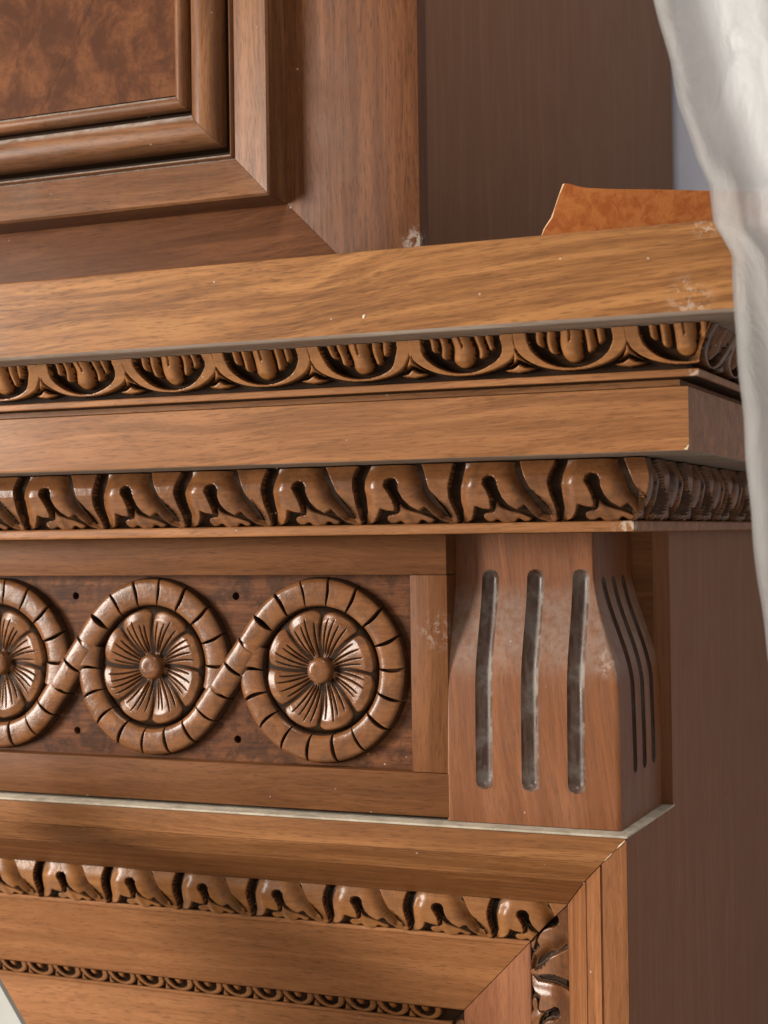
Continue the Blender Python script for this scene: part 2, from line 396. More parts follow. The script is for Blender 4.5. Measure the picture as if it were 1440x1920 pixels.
def relief(el, base, asp, pitch, step, mat, name, clamp=None, x0=0., gain=1., var=0):
    """one carved element as a mesh in local (x, overhang, z); base(v)->(a, z, na, nz) with v in 0..1"""
    (ua, ub), fn = el
    nu = max(6, int((ub-ua)*pitch/step)); nv = max(6, int(asp*pitch/step))
    u, v = np.meshgrid(np.linspace(ua, ub, nu+1), np.linspace(0, 1, nv+1), indexing='ij')
    du = .010*np.sin(9*v+2.1*var+5*u)*np.minimum(1, var); dv = .012*np.sin(8*u+1.7*var+4*v)*np.minimum(1, var)*4*v*(1-v)
    sd, lev, edge = fn(u+du, (v+dv)*asp)
    h = lift(sd, edge, lev, .006)*pitch*gain
    a, z, na, nz = base(v)
    X = u*pitch; A = a+na*h; Z = z+nz*h
    if clamp: X, A, Z = clamp(X+x0, A, Z); X = X-x0
    keep = sd > -(ub-ua)/nu*1.6
    idx = np.full(u.shape, -1); F = []; V = []; cut = []
    sm = (sd[:-1, :-1]+sd[1:, :-1]+sd[1:, 1:]+sd[:-1, 1:])/4
    kq = keep[:-1, :-1] | keep[1:, :-1] | keep[1:, 1:] | keep[:-1, 1:]
    for i, j in zip(*np.nonzero(kq)):
        q = []
        for (p, r) in ((i, j), (i+1, j), (i+1, j+1), (i, j+1)):
            if idx[p, r] < 0: idx[p, r] = len(V); V.append((X[p, r], -A[p, r], Z[p, r]))
            q.append(idx[p, r])
        F.append(q); cut.append(1 if sm[i, j] < edge*.28 else 0)
    if not F: return None
    me = mesh(name, V, F, mat, smooth=50); me.materials.append(M['wax'])
    if len(cut) == len(me.polygons): me.polygons.foreach_set('material_index', cut)
    return me

def part_mesh(name, vf, mat, parent, smooth=40): return obj(name, mesh(name, vf[0], vf[1], mat, smooth), parent)

# ================================================================== setting
def sheet(name, v, mat): 
    o = obj(name, mesh(name, v, [(0, 1, 2, 3)], mat, 0)); o['kind'] = 'structure'; return o
sheet('wall', [(-3, YB+.02, FLOOR), (2.5, YB+.02, FLOOR), (2.5, YB+.02, 1.6), (-3, YB+.02, 1.6)], 'wall')
sheet('floor', [(-3, -1.5, FLOOR), (2.5, -1.5, FLOOR), (2.5, YB+.02, FLOOR), (-3, YB+.02, FLOOR)], 'floor')

# ================================================================== the mantelpiece
MP = thing('mantelpiece', (-.75, 1.4, FLOOR), 'carved brown wooden mantelpiece with leaf and egg mouldings above a rosette frieze', 'mantelpiece')
# shelf
pr = [(.02, .1735), (.0985, .1735), (.0985, .1205), (.02, .1205)]
shelf = rounded(pr, [0, .0012, .0042, 0], 6)
ks = [i for i, (o, z) in enumerate(shelf) if z < .1236][0]
so = part_mesh('mantel_shelf', cornice(shelf[:ks+1]), 'shelf', MP)
part_mesh('sheen_edge', cornice(shelf[ks:]), 'painted_sheen', so)  # lower edge strip coloured like a grey reflection

def spot(rx, rz):
    V = [(0, -.0006, 0)]+[(rx*f*math.cos(a)*random.uniform(.85, 1.1), -h, rz*f*math.sin(a)*random.uniform(.85, 1.1)) for f, h in ((.7, .0004), (1, -.0001)) for a in (2*math.pi*k/12 for k in range(12))]
    F = [(0, 1+k, 1+(k+1) % 12) for k in range(12)]+[(1+k, 13+k, 13+(k+1) % 12, 1+(k+1) % 12) for k in range(12)]
    return mesh('filler_spot', V, F, 'filler', 60)
obj('filler_spot', spot(.0010, .0014), so, (-.4005, .9014, .1335), (0, .4, 0))
# egg and dart moulding
EB = [(.02, .1203), (.0690, .1203), (.0640, .1140), (.0585, .1050), (.0560, .0980), (.0555, .0948), (.0637, .0942), (.0640, .0905), (.0630, .0898), (.02, .0898)]
em = part_mesh('egg_and_dart_moulding', cornice(EB), 'ground', MP, 30)
def egg_base(v):
    z = .0947+.0257*v; o = np.interp(z, [.0948, .0980, .1050, .1140, .1203], [.0555, .0560, .0585, .0640, .0690])-.0003
    return o, z, .97+0*v, -.05+0*v
lipf = rounded([(.02, .0946), (.0646, .0946), (.0646, .0900), (.02, .0900)], .0010, 3)
part_mesh('fillet', cornice([(o-.0001, z) for o, z in lipf]), 'block', em)
PE = .0691; AE = .0315/PE
NAMES = lambda k: 'husk' if k.startswith('husk') else k
def clampF(X, A, Z): return np.minimum(X, XS+A), A, Z
def clampS(X, A, Z): return np.maximum(X, -A), A, Z
def run_front(els, base, asp, pitch, x_first, n, step, mat, parent, offs, clamp_n=1, z=0):
    for k, el in els.items():
        proto = None
        for i in range(n):
            x = x_first-i*pitch+offs.get(NAMES(k), 0)*pitch
            if i < clamp_n+1 and x+el[0][1]*pitch > XS:
                me = relief(el, base, asp, pitch, step, mat, NAMES(k), clampF, x)
                if me: obj(NAMES(k), me, parent, (x, 1, z))
                continue
            if proto is None: proto = {}
            w = i % 4
            if w not in proto: proto[w] = obj(NAMES(k), relief(el, base, asp, pitch, step, mat, NAMES(k), var=w), parent, (x, 1, z))
            else: copy_part(proto[w], parent, (x, 1, z))
def run_side(els, base, asp, pitch, y_first, n, step, mat, parent, offs):
    for k, el in els.items():
        proto = None
        for i in range(n):
            s = y_first+i*pitch+offs.get(NAMES(k), 0)*pitch
            if s+el[0][0]*pitch < .0:
                if s+el[0][1]*pitch < -.10: continue
                me = relief(el, base, asp, pitch, step, mat, NAMES(k), clampS, s)
                if me: obj(NAMES(k), me, parent, (XS, 1+s, 0), (0, 0, math.pi/2))
                continue
            if proto is None: proto = obj(NAMES(k), relief(el, base, asp, pitch, step, mat, NAMES(k)), parent, (XS, 1+s, 0), (0, 0, math.pi/2))
            else: copy_part(proto, parent, (XS, 1+s, 0), (0, 0, math.pi/2))
EO = {'dart': -.5, 'dart_foot': -.5}
run_front(egg_elements(AE), egg_base, AE, PE, -.2097, 16, .0006, 'carve_egg', em, EO)
run_side(egg_elements(AE), egg_base, AE, PE, -.028, 6, .0008, 'carve_side', em, EO)

# cornice block
bp = [(.0, .0897), (.0500, .0897), (.0500, .0862), (.0563, .0850), (.0563, .0466), (.0, .0466)]
blk = rounded(bp, [0, 0, 0, .0004, .0022, 0], 5); kb = [i for i, (o, z) in enumerate(blk) if z < .0480][0]
bo = part_mesh('cornice_block', cornice(blk[:kb+1]), 'block', MP)
part_mesh('sheen_edge', cornice(blk[kb:]), 'painted_sheen', bo)  # same painted reflection under the block
part_mesh('corner_chip', prism([(-.2145, .0478), (-.2120, .0475), (-.2112, .0500), (-.2118, .0505), (-.2128, .0487)], .9433, .946, .0002), 'filler', MP)

# leaf moulding
LB = [(.0, .0465), (.0150, .0465), (.0165, .0430), (.0180, .0370), (.0172, .0290), (.0140, .0200), (.0090, .0120), (.0050, .0064), (.0, .0064)]
lm = part_mesh('leaf_moulding', cornice(LB), 'ground', MP, 30)
lip = rounded([(0, .0068), (.0104, .0068), (.0104, -.0003), (0, -.0003)], .002, 4)
part_mesh('fillet', cornice(lip), 'block', lm)
zz = np.linspace(0, 1, 9); oo = np.interp(zz*.038+.0066, [q[1] for q in LB[2:8]][::-1], [q[0] for q in LB[2:8]][::-1])
def leaf_base(v):
    o = np.interp(v, zz, oo); bul = np.sin(np.pi*np.clip(v, 0, 1))**.8*.0008
    return o+bul-.0005, .0066+.0385*v, .96+0*v, -.22+.34*v
PL = .0680; AL = .041/PL
run_front(leaf_elements(AL), leaf_base, AL, PL, -.2383, 16, .0006, 'carve', lm, {}, 2)
run_side(leaf_elements(AL), leaf_base, AL, PL, -.034, 9, .0008, 'carve_side', lm, {})

# frieze: rails, stile and the ground they frame
XR, XO, ZT, ZB = -.3925, -.4195, -.0275, -.1612
part_mesh('frieze_rail', box(XL, XR, 1.014, 1.05, ZT, -.0004, .0007), 'rail', MP)
part_mesh('frieze_rail', box(XL, XR, 1.014, 1.05, ZL+.0022, ZB, .0007), 'rail', MP)
part_mesh('frieze_stile', box(XO, XR, 1.0145, 1.05, ZB+.0002, ZT-.0002, .0007), 'stile', MP)
CX, CZ, DP, YG = -.490, -.0943, .1365, 1.0255
def panel_with_holes():
    V, F = [], []
    def quad(x0, x1, z0, z1):
        n = len(V); V.extend([(x0, YG, z0), (x1, YG, z0), (x1, YG, z1), (x0, YG, z1)]); F.append((n, n+1, n+2, n+3))
    z0, z1, q, R = ZB-.002, ZT+.002, .006, .0029; xr = XO+.002
    for i in range(6):
        cx = CX-DP*(i+.5)-.0005+random.uniform(-.001, .001)
        quad(cx+q, xr, z0, z1)
        zs = [CZ-.0505+random.uniform(-.001, .001), CZ+.0515]
        quad(cx-q, cx+q, z0, zs[0]-q); quad(cx-q, cx+q, zs[0]+q, zs[1]-q); quad(cx-q, cx+q, zs[1]+q, z1)
        for cz in zs:
            n = len(V); K = 16
            for k in range(K):
                a = 2*math.pi*k/K; c, s = math.cos(a), math.sin(a); m = max(abs(c), abs(s))
                V.append((cx+c/m*q, YG, cz+s/m*q)); V.append((cx+c*R, YG, cz+s*R)); V.append((cx+c*R*.92, YG+.006, cz+s*R*.92))
            for k in range(K):
                a, b = n+3*k, n+3*((k+1) % K)
                F.append((a, b, b+1, a+1)); F.append((a+1, b+1, b+2, a+2))
            F.append([n+3*k+2 for k in range(K)])
        xr = cx-q
    quad(XL, xr, z0, z1); return V, F
fp = part_mesh('frieze_ground', panel_with_holes(), 'frieze_ground', MP, 30)

# the running scroll: every bead of the strand is a piece
RC, HW = .0547, .0106
def strand_piece(arc, length, H):
    nu, nv = 18, 16; V, F = [], []
    for i in range(nu+1):
        for j in range(nv+1):
            s = i/nu; v = -1+2*j/nv
            h = H*(1-abs(v)**6)**.42*(1-.08*v*v)
            seam = min(s, 1-s)*(length or arc*RC)
            h -= .0012*math.exp(-(seam/.0012)**2)*(1-abs(v)**4)
            if i in (0, nu): h = -.0004
            elif i in (1, nu-1): h = h*.94
            e = [0, .004, .02, .05][i] if i < 4 else 1-[0, .004, .02, .05][nu-i] if nu-i < 4 else .05+.90*(i-3)/(nu-6)
            sb = .012+.976*e
            sb = sb+(.13*(1-e)+.045*e)*(1-v*v)-.05
            if arc:
                a = (sb-.5)*arc; r = RC+v*HW; V.append((r*math.sin(a), -h, r*math.cos(a)))
            else: V.append(((sb-.5)*length, -h, v*HW))
    for i in range(nu):
        for j in range(nv):
            a = i*(nv+1)+j; F.append((a, a+nv+1, a+nv+2, a+1))
    return V, F
phi = math.acos(2*RC/DP); straight = math.sqrt(DP**2-4*RC**2)
def ring_piece(cx, a_deg, src, parent, y):
    return copy_part(src, parent, (cx, y, CZ), (random.uniform(-.02, .02), math.radians(90-a_deg), 0))
def waxed(me, nu, nv):
    me.materials.append(M['wax'])
    me.polygons.foreach_set('material_index', [1 if i in (0, nu-1) or j in (0, nv-1) else 0 for i in range(nu) for j in range(nv)]); return me
def strand():
    step = 20.2
    ame = waxed(mesh('scroll_bead', *strand_piece(math.radians(step), 0, .0088), 'carve', 55), 18, 16)
    src = obj('scroll_bead', ame, fp, (CX, YG, CZ), (0, 0, 0))       # top of the last ring, reused below
    first = True
    for k in range(6):
        cx = CX-DP*k; up_end = 180-math.degrees(phi)
        lo = []
        if k == 0: angs = [up_end-step*(i+.5) for i in range(17)]
        else:
            angs = [up_end-step*(i+.5) for i in range(8)]+[-math.degrees(phi)-step*(i+.5) for i in range(8)]
        for a in angs:
            if first: src.rotation_euler = (0, math.radians(90-a), 0); first = False
            else: ring_piece(cx, a, src, fp, YG)
    n = 4; L = straight/n
    sme = waxed(mesh('scroll_bead', *strand_piece(0, L, .0100), 'carve', 55), 18, 16); s0 = None
    for k in range(6):
        cx = CX-DP*k; ang = math.pi-phi
        p0 = Vector((cx+RC*math.cos(ang), CZ+RC*math.sin(ang))); q = Vector((cx-DP+RC*math.cos(-phi), CZ+RC*math.sin(-phi)))
        d = (q-p0).normalized(); rot = -math.atan2(d.y, d.x)
        for i in range(n):
            c = p0+d*L*(i+.5)
            if s0 is None: s0 = obj('scroll_bead', sme, fp, (c.x, YG-.0003, c.y), (0, rot, 0))
            else: copy_part(s0, fp, (c.x, YG-.0003, c.y), (random.uniform(-.02, .02), rot, 0))
strand()

# rosettes
def petal_mesh(seed):
    r_ = np.random.default_rng(seed); na, nr = 90, 46; R = .0428; half = math.radians(22.5); V, F, cutv = [], [], []
    gs = np.array([-14, -5, 4, 13])+r_.uniform(-1.5, 1.5, 4); ge = R*r_.uniform(.72, .90, 4); gr0 = R*.24
    for i in range(na+1):
        t = -1+2*i/na
        for j in range(nr+1):
            s = j/nr; rm = R*(1-.085*abs(t)**4); r = .0065+(rm-.0065)*s
            a = t*half*.985+.16*(r/R)**2
            h = .0026+.0056*min(1, s*1.25)**.8-.0012*max(0, s-.8)/.2                 # dish rising outward
            h *= (1-.95*math.exp(-((1-abs(t))*half*r/.0006)**1.5)); h -= .0024*t*t                                                # seam between petals
            e = (rm-r)/R; h *= max(0, 1-(1-min(1, e/.05))**3)
            for g, en in zip(gs, ge):
                da = (t*22.5-g)/57.3*r
                if gr0 < r < en:
                    q = (r-gr0)/(en-gr0); k = min(1, q*8)*(1-q)**.5; w = .00040+.00030*(1-q)
                    h -= .0036*k*math.exp(-(da/w)**2)
            V.append((r*math.sin(a), -h, r*math.cos(a)))
            cutv.append(any(gr0 < r < en and abs((t*22.5-g)/57.3*r) < .00042 for g, en in zip(gs, ge)) or (1-abs(t))*half*r < .0004)
    cut = []
    for i in range(na):
        for j in range(nr):
            a = i*(nr+1)+j; q = (a, a+nr+1, a+nr+2, a+1); F.append(q); cut.append(1 if sum(cutv[p] for p in q) >= 2 else 0)
    me = mesh('petal', V, F, 'carve', 60); me.materials.append(M['wax'])
    if len(cut) == len(me.polygons): me.polygons.foreach_set('material_index', cut)
    return me
def lathe(prof, n=40, dent=0):
    V, F = [], []
    for k in range(n):
        a = 2*math.pi*k/n
        for r, h in prof: V.append((r*math.cos(a), -h, r*math.sin(a)))
    m = len(prof)
    for k in range(n):
        for i in range(m-1): F.append((k*m+i, k*m+i+1, ((k+1) % n)*m+i+1, ((k+1) % n)*m+i))
    return V, F
PET = [petal_mesh(s) for s in range(4)]
disc = mesh('rosette', *lathe([(.0446, -.001), (.0444, .0010), (.0425, .0034), (.0400, .0048), (.0200, .0037), (.0080, .0018), (.0001, .0018)]), 'ground', 40)
butt = mesh('button', *lathe([(.0091, .001), (.0090, .0072), (.0085, .0084), (.0070, .0093), (.0050, .0097), (.0028, .0096), (.0001, .0095)]), 'carve', 60)
for k in range(6):
    loc = (CX-DP*k, YG, CZ); ro = obj('rosette', disc, MP, loc); base = random.uniform(-4, 4)+22
    for i in range(8):
        p = bpy.data.objects.new('petal', PET[(i*3+k) % 4]); COL.objects.link(p); p.parent = ro
        p.location = (0, -.0002, 0); p.rotation_euler = (0, math.radians(base+45*i+random.uniform(-.5, .5)), 0)
    b = bpy.data.objects.new('button', butt); COL.objects.link(b); b.parent = ro; b.location = (random.uniform(-.0006, .0006), -.0005, 0)

# corbel with flutes on both faces
def bul(z): return .85*smooth((-.024-z)/.080)+.15*smooth((-.012-z)/.15)
def corbel():
    zb, zt = ZL+.0004, -.0006; x0 = -.3943; y1 = 1.130
    nz, nx, ny = 240, 150, 110; hw = .0060
    zs = np.linspace(zt, zb, nz+1)
    def flutes(c, z, cs, z_a, z_b, hw=.0060):
        dep = np.zeros_like(z); who = np.full(z.shape, -1)
        for k, q in enumerate(cs):
            dz = np.maximum(0, np.maximum(z-z_a, z_b-z)); d = np.hypot(c-q, dz)
            dd = .0062*np.sqrt(np.clip(1-(d/hw)**2, 0, 1)); who = np.where(d < hw*.995, k, who); dep = np.maximum(dep, dd)
        return dep, who
    out = {}
    def emit(X, Y, Z, who, flip):
        for key in np.unique(who):
            pass
        n0, n1 = X.shape
        wf = who[:-1, :-1]
        res = {}
        for i in range(n0-1):
            for j in range(n1-1):
                k = max(who[i, j], who[i+1, j], who[i, j+1], who[i+1, j+1]); k = int(k)
                res.setdefault(k, []).append((i, j))
        for k, cells in res.items():
            idx = {}; V = []; F = []
            for i, j in cells:
                q = []
                for p in ((i, j), (i, j+1), (i+1, j+1), (i+1, j)):
                    if p not in idx: idx[p] = len(V); V.append((X[p], Y[p], Z[p]))
                    q.append(idx[p])
                F.append(q if not flip else q[::-1])
            out.setdefault(k, []).append((V, F))
    # front
    def cols(a, b, cs, hw, dense=16, plain=10):
        out_ = [a]; 
        for q in cs:
            out_ += list(np.linspace(out_[-1], q-hw, plain+1)[1:])+list(q-hw*np.cos(np.linspace(0, np.pi, dense+1)))[1:]
        return np.array(out_+list(np.linspace(out_[-1], b, plain+1)[1:]))
    cx_ = cols(x0, -.2975, (-.3675, -.3355, -.3040), .0060); tail = np.linspace(0, 1, 13)[1:]; edge0 = np.array([x0+.0003, x0+.0007, x0+.0015])
    cx_ = np.unique(np.concatenate([cx_, edge0]))
    Zg, _ = np.meshgrid(zs, np.concatenate([cx_, tail]), indexing='ij')
    B = bul(Zg); Xr = -.2953+.0205*B; X = np.concatenate([np.repeat(cx_[None], nz+1, 0), -.2975+(Xr[:, :1]+.2975)*tail[None]], 1); dep, who = flutes(X, Zg, (-.3675, -.3355, -.3040), -.0310, -.1635)
    Y = 1.032-.018*B+dep; edge = np.minimum(X-x0, Xr-X); Y += .0012*np.exp(-(edge/.0007)**2)
    emit(X, Y, Zg, who, False)
    # side
    cy_ = cols(1.0455, y1, (1.052, 1.077, 1.102), .0052); head = np.linspace(0, 1, 11)[:-1]
    Zg, _ = np.meshgrid(zs, np.concatenate([head, cy_]), indexing='ij'); B = bul(Zg)
    ya = 1.032-.018*B; Y = np.concatenate([ya[:, :1]+.0012+(1.0455-ya[:, :1]-.0012)*head[None], np.repeat(cy_[None], nz+1, 0)], 1); dep, who = flutes(Y, Zg, (1.052, 1.077, 1.102), -.036, -.155, .0052)
    X = -.2953+.0205*B-dep*.5
    who = np.where(who >= 0, who+3, -1); emit(X, Y, Zg, who, False)
    # left flank, top, bottom as one closed back
    V, F = out.pop(-1)[0] if False else ([], [])
    body = out.pop(-1); V, F = [], []
    for v, f in body:
        n = len(V); V += v; F += [[a+n for a in q] for q in f]
    n = len(V)
    for z in zs[::6]:
        b = float(bul(z)); V += [(x0, 1.032-.018*b+.0012, z), (x0, y1, z)]
    m = len(zs[::6])
    for i in range(m-1): F.append((n+2*i, n+2*i+1, n+2*i+3, n+2*i+2))
    co = part_mesh('corbel', (V, F), 'corbel', MP, 50)
    for k in sorted(out):
        v, f = out[k][0]; part_mesh('flute', (v, f), 'flute' if k < 3 else 'flute_side', co, 60)
corbel()

# ledge, return panel, side panel, carcass
led = [(XL, .0), (XS+.0004, .0)]
def ledge():
    V, F = box(XL, XS+.0006, .9994, 1.13, ZL-.0016, ZL, .0006); return V, F
part_mesh('ledge', ledge(), 'dust', MP)
part_mesh('return_panel', box(-.31, XS-.0008, 1.1265, 1.14, ZL+.0005, .0063, .0005), 'rail', MP)
def side_board():
    out = [(1.0012, FLOOR), (YB, FLOOR), (YB, .0065), (1.1262, .0065), (1.1262, ZL-.0008), (1.0012, ZL-.0017)]
    n = len(out); V = [(XS, y, z) for y, z in out]+[(XS-.012, y, z) for y, z in out]
    F = [list(range(n)), list(range(n, 2*n))[::-1]]+[(i, n+i, n+(i+1) % n, (i+1) % n) for i in range(n)]
    return V, F
part_mesh('side_panel', side_board(), 'side', MP, 0)
part_mesh('carcass', box(XL, XS-.03, 1.16, YB-.01, FLOOR, .16, 0), 'carcass', MP)

# the mitred frame under the ledge: profile (w inwards, d back)
def frame_run(prof, vertical, z_end=FLOOR, gap=.00035):
    n = len(prof); V = []; F = []
    if not vertical:
        for w, d in prof: V.append((XL, 1+d, ZL-.0017-w))
        for w, d in prof: V.append((XS-w-gap, 1+d, ZL-.0017-w))
    else:
        for w, d in prof: V.append((XS-w, 1+d, ZL-.0017-w-gap))
        for w, d in prof: V.append((XS-w, 1+d, z_end))
    for i in range(n-1): F.append((i, n+i, n+i+1, i+1))
    return V, F
P_OUT = [(.0, .0011), (.0, .0), (.0165, .0012), (.0167, .0032), (.0182, .0034), (.0184, .0020), (.0240, .0075), (.0300, .0125), (.0302, .0150), (.0316, .0155), (.0320, .0148), (.0420, .0330), (.0520, .0520), (.0600, .0675), (.0604, .0700), (.0606, .082)]
P_OUT = rounded(P_OUT, [0, .0012, .0005, .0003, .0003, .0005, .003, .0005, .0003, .0003, .0005, .006, .006, .0008, 0, 0], 4)
P_BAND = [(.0602, .0780), (.0640, .0752), (.0890, .0802), (.0906, .0830), (.0908, .088)]
P_BEAD = rounded([(.0906, .088), (.0906, .0790), (.0942, .0795), (.0944, .0850)], .0014, 4)
P_FLAT = rounded([(.0943, .0835), (.0950, .0830), (.1560, .1185), (.1573, .1208), (.1574, .128)], .0012, 3)
P_TRIM = [(.1573, .1245), (.1700, .1330), (.1702, .140)]
P_TBEAD = rounded([(.1698, .139), (.1698, .1300), (.1728, .1312), (.1729, .139)], .001, 3)
P_INNER = [(.1728, .1345), (.1735, .1340), (.62, .1400)]
for vert in (False, True):
    sfx = '_v' if vert else '_h'
    part_mesh('frame_moulding', frame_run(P_OUT, vert), 'frame'+sfx, MP, 35)
    gb = part_mesh('leaf_band', frame_run(P_BAND, vert), 'ground', MP, 35)
    part_mesh('fillet', frame_run(P_BEAD, vert), 'splay'+sfx, gb, 35)
    part_mesh('splayed_board', frame_run(P_FLAT, vert), 'splay'+sfx, MP, 35)
    tb = part_mesh('loop_trim', frame_run(P_TRIM, vert), 'ground', MP, 35)
    part_mesh('fillet', frame_run(P_TBEAD, vert), 'splay'+sfx, tb, 35)
    part_mesh('inner_panel', frame_run(P_INNER, vert), 'splay'+sfx, MP, 35)
    # carving on the band: local (x, -A, Z) with A = -d, Z = -w
    def band_base(v):
        w = .0908-.0295*v; d = .0806-.0058*v; b = np.sin(np.pi*v)**.8*.0022
        n = np.array((-.45, .89))                      # outwards: towards the room and the opening
        return -(d-b-.0002), -w, .98+0*v, -.14+.2*v
    PB = .06365; AB = .0345/PB
    def cl_h(X, A, Z): return np.minimum(X, XS+Z-.0003), A, Z
    def cl_v(X, A, Z): return np.maximum(X, -Z+.0003), A, Z
    for k, el in leaf_elements(AB).items():
        proto = None
        for i in range(15):
            if not vert:
                x = -.3858+PB-i*PB; loc = (x, 1, ZL-.0017); rot = (0, 0, 0)
                need = x+el[0][1]*PB > XS-.098; kill = x+el[0][0]*PB > XS-.055; cl, x0 = cl_h, x
            else:
                x = .0485+(i-1)*PB; loc = (XS, 1, ZL-.0017-x); rot = (0, math.pi/2, 0)
                need = x+el[0][0]*PB < .098; kill = x+el[0][1]*PB < .055; cl, x0 = cl_v, x
            if kill: continue
            mt = 'carve_v' if vert else 'carve_egg'
            if need:
                me = relief(el, band_base, AB, PB, .0006, mt, k, cl, x0, .8)
                if me: obj(k, me, gb, loc, rot)
            elif proto is None: proto = obj(k, relief(el, band_base, AB, PB, .0006, mt, k, gain=.8), gb, loc, rot)
            else: copy_part(proto, gb, loc, rot)
    def trim_base(v):
        w = .1700-.0127*v; d = .1330-.0085*v; return -d, -w, .97+0*v, -.15+0*v
    PT = .02655; AT = .0145/PT
    for k, el in tiny_elements(AT).items():
        proto = None
        for i in range(34 if not vert else 14):
            off = .5*PT if k == 'dart' else 0
            if not vert:
                x = -.5895+5*PT-i*PT-off; loc = (x, 1, ZL-.0017); rot = (0, 0, 0); kill = x+.5*PT > XS-.165
            else:
                x = .178+i*PT-off; loc = (XS, 1, ZL-.0017-x); rot = (0, math.pi/2, 0); kill = x-.5*PT < .160
            if kill: continue
            mt = 'carve_v' if vert else 'carve_egg'
            if proto is None: proto = obj(k, relief(el, trim_base, AT, PT, .0005, mt, k), tb, loc, rot)
            else: copy_part(proto, tb, loc, rot)

for a, b, wd in ((.0010, .0065, .0007), (.0095, .0150, .0005), (.0330, .0345, .0006)):   # pale filler left in the mitre
    y0 = lambda w: 1+np.interp(w, [q[0] for q in P_OUT[6:]], [q[1] for q in P_OUT[6:]])-.0003 if w > .02 else .9994+w*.07
    V = []
    for t in range(7):
        w = a+(b-a)*t/6; h = wd*math.sin(math.pi*(t+.6)/7.2)*random.uniform(.6, 1.2)
        V += [(XS-w-h, y0(w), ZL-.0017-w), (XS-w+h*.6, y0(w), ZL-.0017-w)]
    part_mesh('mitre_filler', (V, [(2*t, 2*t+1, 2*t+3, 2*t+2) for t in range(6)]), 'filler', MP, 0)

# ================================================================== the cabinet standing on the shelf
UX, UY, UZ, UT = -.4347, 1.08, .1737, .80
UC = thing('wall_cabinet', (-.7, 1.45, UZ), 'dark walnut upper cabinet with a framed burl veneer door, standing on the shelf', 'cabinet')
IX, IZ = -.5417, .2481                                          # inner corner of the mitred door frame
DL, DT = -1.02, .72                                             # other inner corner
m_ = IX+(IZ-UZ)
part_mesh('door_stile', prism([(IX+.00005, IZ+.00005), (m_+.00005, UZ), (UX, UZ), (UX, UT), (IX+.0002, UT)], UY, UY+.017, .0003), 'door_v', UC)
part_mesh('door_rail', prism([(XL+.1, UZ), (m_-.00005, UZ), (IX-.00005, IZ), (XL+.1, IZ)], UY+.0001, UY+.017, .0002), 'door_h', UC)
part_mesh('door_rail', prism([(XL+.1, DT), (IX, DT), (IX, UT), (XL+.1, UT)], UY+.0004, UY+.017, .0005), 'door_h', UC)
part_mesh('door_stile', prism([(XL+.1, IZ+.0004), (DL, IZ+.0004), (DL, DT-.0004), (XL+.1, DT-.0004)], UY+.0002, UY+.017, .0005), 'door_v', UC)
def arc(w0, w1, p0, pk, n=12, lead=0.):
    return [(w0+(w1-w0)*(1-math.cos(math.pi*i/n))/2, p0+(pk-p0)*math.sin(math.pi*i/n)**.8) for i in range(n+1)]
DP_A = [(0, -.002), (0, .0004), (.0034, .0208), (.0052, .0222), (.0335, .0180), (.0345, .0168), (.0350, .0188), (.0362, .0198), (.0374, .0188), (.0378, .0150)]
DP_Q1 = [(.0378, .0150), (.0384, .0030), (.0400, .0005), (.0440, .0005), (.0461, .0080)]
DP_B = arc(.0460, .0725, .0080, .0235, 16)
DP_Q2 = [(.0725, .0081), (.0732, .0005), (.0780, .0000), (.0786, .0045)]
DP_C = arc(.0785, .0900, .0046, .0130, 10)
DP_Q3 = [(.0900, .0047), (.0902, -.0015), (.0935, -.0015)]
def door_run(side, prof):
    n = len(prof); V = []; F = []; g = .0002
    for e in (0, 1):
        for w, p in prof:
            y = UY-p
            if side == 'bottom': V.append((DL+w+g if e == 0 else IX-w-g, y, IZ+w))
            if side == 'right': V.append((IX-w, y, IZ+w+g if e == 0 else DT-w-g))
            if side == 'top': V.append((IX-w-g if e == 0 else DL+w+g, y, DT-w))
            if side == 'left': V.append((DL+w, y, DT-w-g if e == 0 else IZ+w+g))
    for i in range(n-1): F.append((i, n+i, n+i+1, i+1))
    return V, F
for sd_ in ('bottom', 'right', 'top', 'left'):
    dm = 'dmould_h' if sd_ in ('bottom', 'top') else 'dmould_v'
    pm_ = part_mesh('panel_moulding', door_run(sd_, DP_A), dm, UC, 38)
    part_mesh('round_moulding', door_run(sd_, DP_B), dm, UC, 38); part_mesh('bead', door_run(sd_, DP_C), dm, UC, 38)
    for q in (DP_Q1, DP_Q2, DP_Q3): part_mesh('quirk', door_run(sd_, q), 'ground', UC, 38)
# burl veneer in two leaves that meet at a slanting joint
px0, px1, pz0, pz1 = DL+.0925, IX-.0925, IZ+.0925, DT-.0925
ja, jb = (-.7485, pz0), (-.7485+.6*(pz1-pz0), pz1)
jx = lambda z: -.7510+(z-.357)*.62
g = .00012
part_mesh('veneer_leaf', prism([(px0, pz0), (jx(pz0)-g, pz0), (jx(.50)-g, .50), (jx(.50)-g, pz1), (px0, pz1)], UY-.0022, UY+.004, 0), 'burl', UC, 0)
part_mesh('veneer_leaf', prism([(jx(pz0)+g, pz0), (px1, pz0), (px1, pz1), (jx(.50)+g, pz1), (jx(.50)+g, .50)], UY-.0022, UY+.004, 0), 'burl', UC, 0)
part_mesh('side_panel', box(UX-.02, UX-.0006, UY+.0176, 1.885, UZ, UT, .0006), 'upside', UC)
part_mesh('carcass', box(XL+.12, UX-.022, UY+.0178, 1.88, UZ, UT-.002, 0), 'carcass', UC)

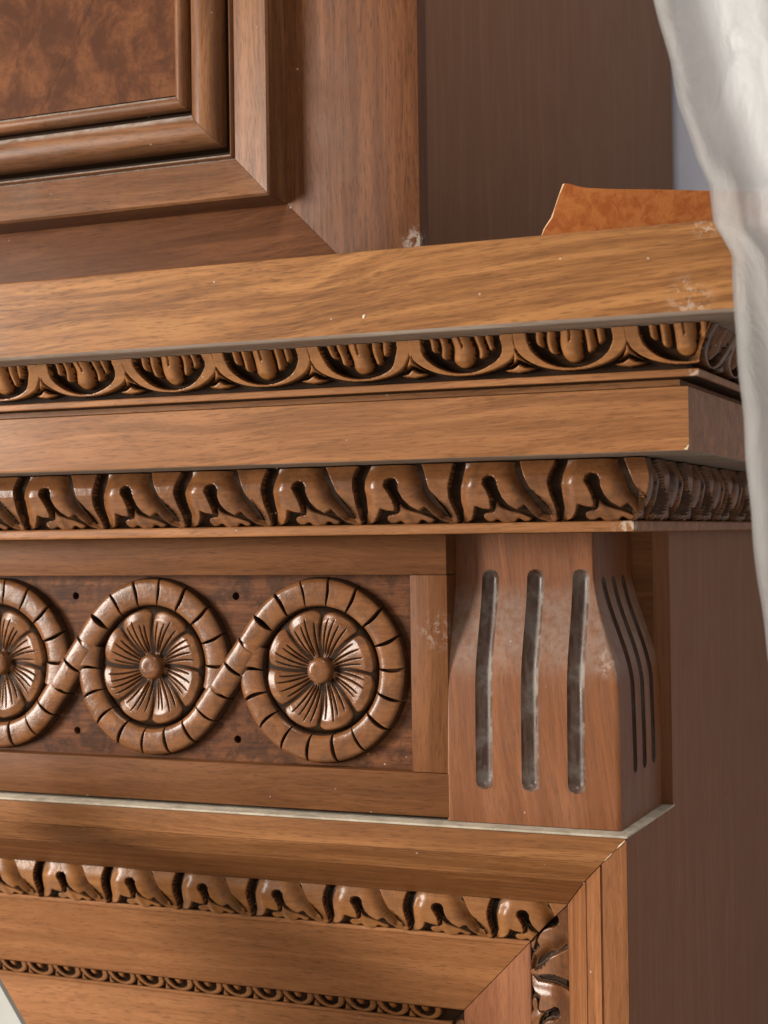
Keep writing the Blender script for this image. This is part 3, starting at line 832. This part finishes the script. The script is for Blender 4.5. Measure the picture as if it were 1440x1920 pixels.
# ================================================================== loose things
# torn orange hardboard leaning on the shelf
def offcut():
    A = Vector((-.2929, .970)); B = Vector((-.2115, 1.027)); d = (B-A)/(B-A).length; nrm = Vector((d.y, -d.x))
    zt = .2170; L = (B-A).length
    outline = [(-.0205, UZ), (-.0180, .1800), (-.0145, .1858), (-.0128, .1895), (-.0080, .1965), (-.0060, .2025), (-.0028, .2110), (0, .2178), (.004, .2176), (.010, .2160), (.016, .2153), (.035, .2152), (.06, .2158), (.09, .2160), (.16, .2165), (.16, UZ)]
    V = []; F = []; n = len(outline); th = .0032
    for k, off in ((0, 0), (1, th)):
        for s, z in outline:
            j = random.uniform(-.0003, .0003); V.append((A.x+d.x*(s+j)-nrm.x*off, A.y+d.y*(s+j)-nrm.y*off, z))
    F.append(list(range(n))[::-1]); F.append([n+i for i in range(n)])
    me = None
    for i in range(n): F.append((i, (i+1) % n, n+(i+1) % n, n+i))
    me = mesh('hardboard_offcut', V, F, 'hard', 0); me.materials.append(M['fibre'])
    for i, p in enumerate(me.polygons):
        if i >= 2: p.material_index = 1
    return me
tag(obj('hardboard_offcut', offcut()), 'torn orange hardboard offcut standing on the mantel shelf behind its front edge', 'board')

# milky plastic sheet hanging in front of the right-hand end
def film_mesh():
    edge = [(.70, -.270), (.45, -.225), (.2673, -.1921), (.2326, -.1840), (.2148, -.1808), (.1844, -.1719), (.1704, -.1655), (.1517, -.1645), (.1351, -.1555), (.1034, -.1553), (.0559, -.1516), (.0112, -.1485), (-.028, -.1453), (-.0515, -.1418), (-.20, -.130), (-.5, -.12), (FLOOR+.002, -.10)]
    ez = np.array([e[0] for e in edge])[::-1]; ex = np.array([e[1] for e in edge])[::-1]
    nz, nx = 230, 90; V = []; F = []
    zs = np.concatenate([np.linspace(.70, .30, 30)[:-1], np.linspace(.30, -.10, 150)[:-1], np.linspace(-.10, FLOOR+.002, nz-178)]); nz = len(zs)-1
    for i, z in enumerate(zs):
        x0 = np.interp(z, ez, ex)+.0003*math.sin(z*140)
        for j in range(nx+1):
            t = j/nx; w = t**1.35*.34
            y = .80+.009*math.sin(w*50+z*4.5)*min(1, w/.02)+.001*math.sin(w*150-z*14)+.002*math.sin(z*17+w*40)
            y += .0018*abs(math.sin(w*70+z*7+1.3*math.sin(z*6)))+.0012*abs(math.sin(w*40-z*23+.7))
            y += .010*math.exp(-((w-.012-.16*max(0, .15-z))/.006)**2)*(1 if z < .16 else math.exp(-((z-.16)/.02)**2))
            y -= .006*math.exp(-(w/.0035)**2)
            V.append((x0+w, y, z))
    for i in range(nz):
        for j in range(nx):
            a = i*(nx+1)+j; F.append((a, a+nx+1, a+nx+2, a+1))
    return mesh('plastic_sheet', V, F, 'film', 70)
tag(obj('plastic_sheet', film_mesh()), 'milky white translucent plastic sheet hanging at the right in front of the shelf end', 'plastic sheet')

# pale card leaning in the lower left
V, F = prism([(-1.05, FLOOR), (-.06, FLOOR), (-.675, -.3003+.0), (-.80, -.135)], .9, .904, .0004)
tag(obj('white_card', mesh('white_card', V, F, 'card', 0)), 'pale white card with a slanting edge at the lower left corner of the picture', 'card')
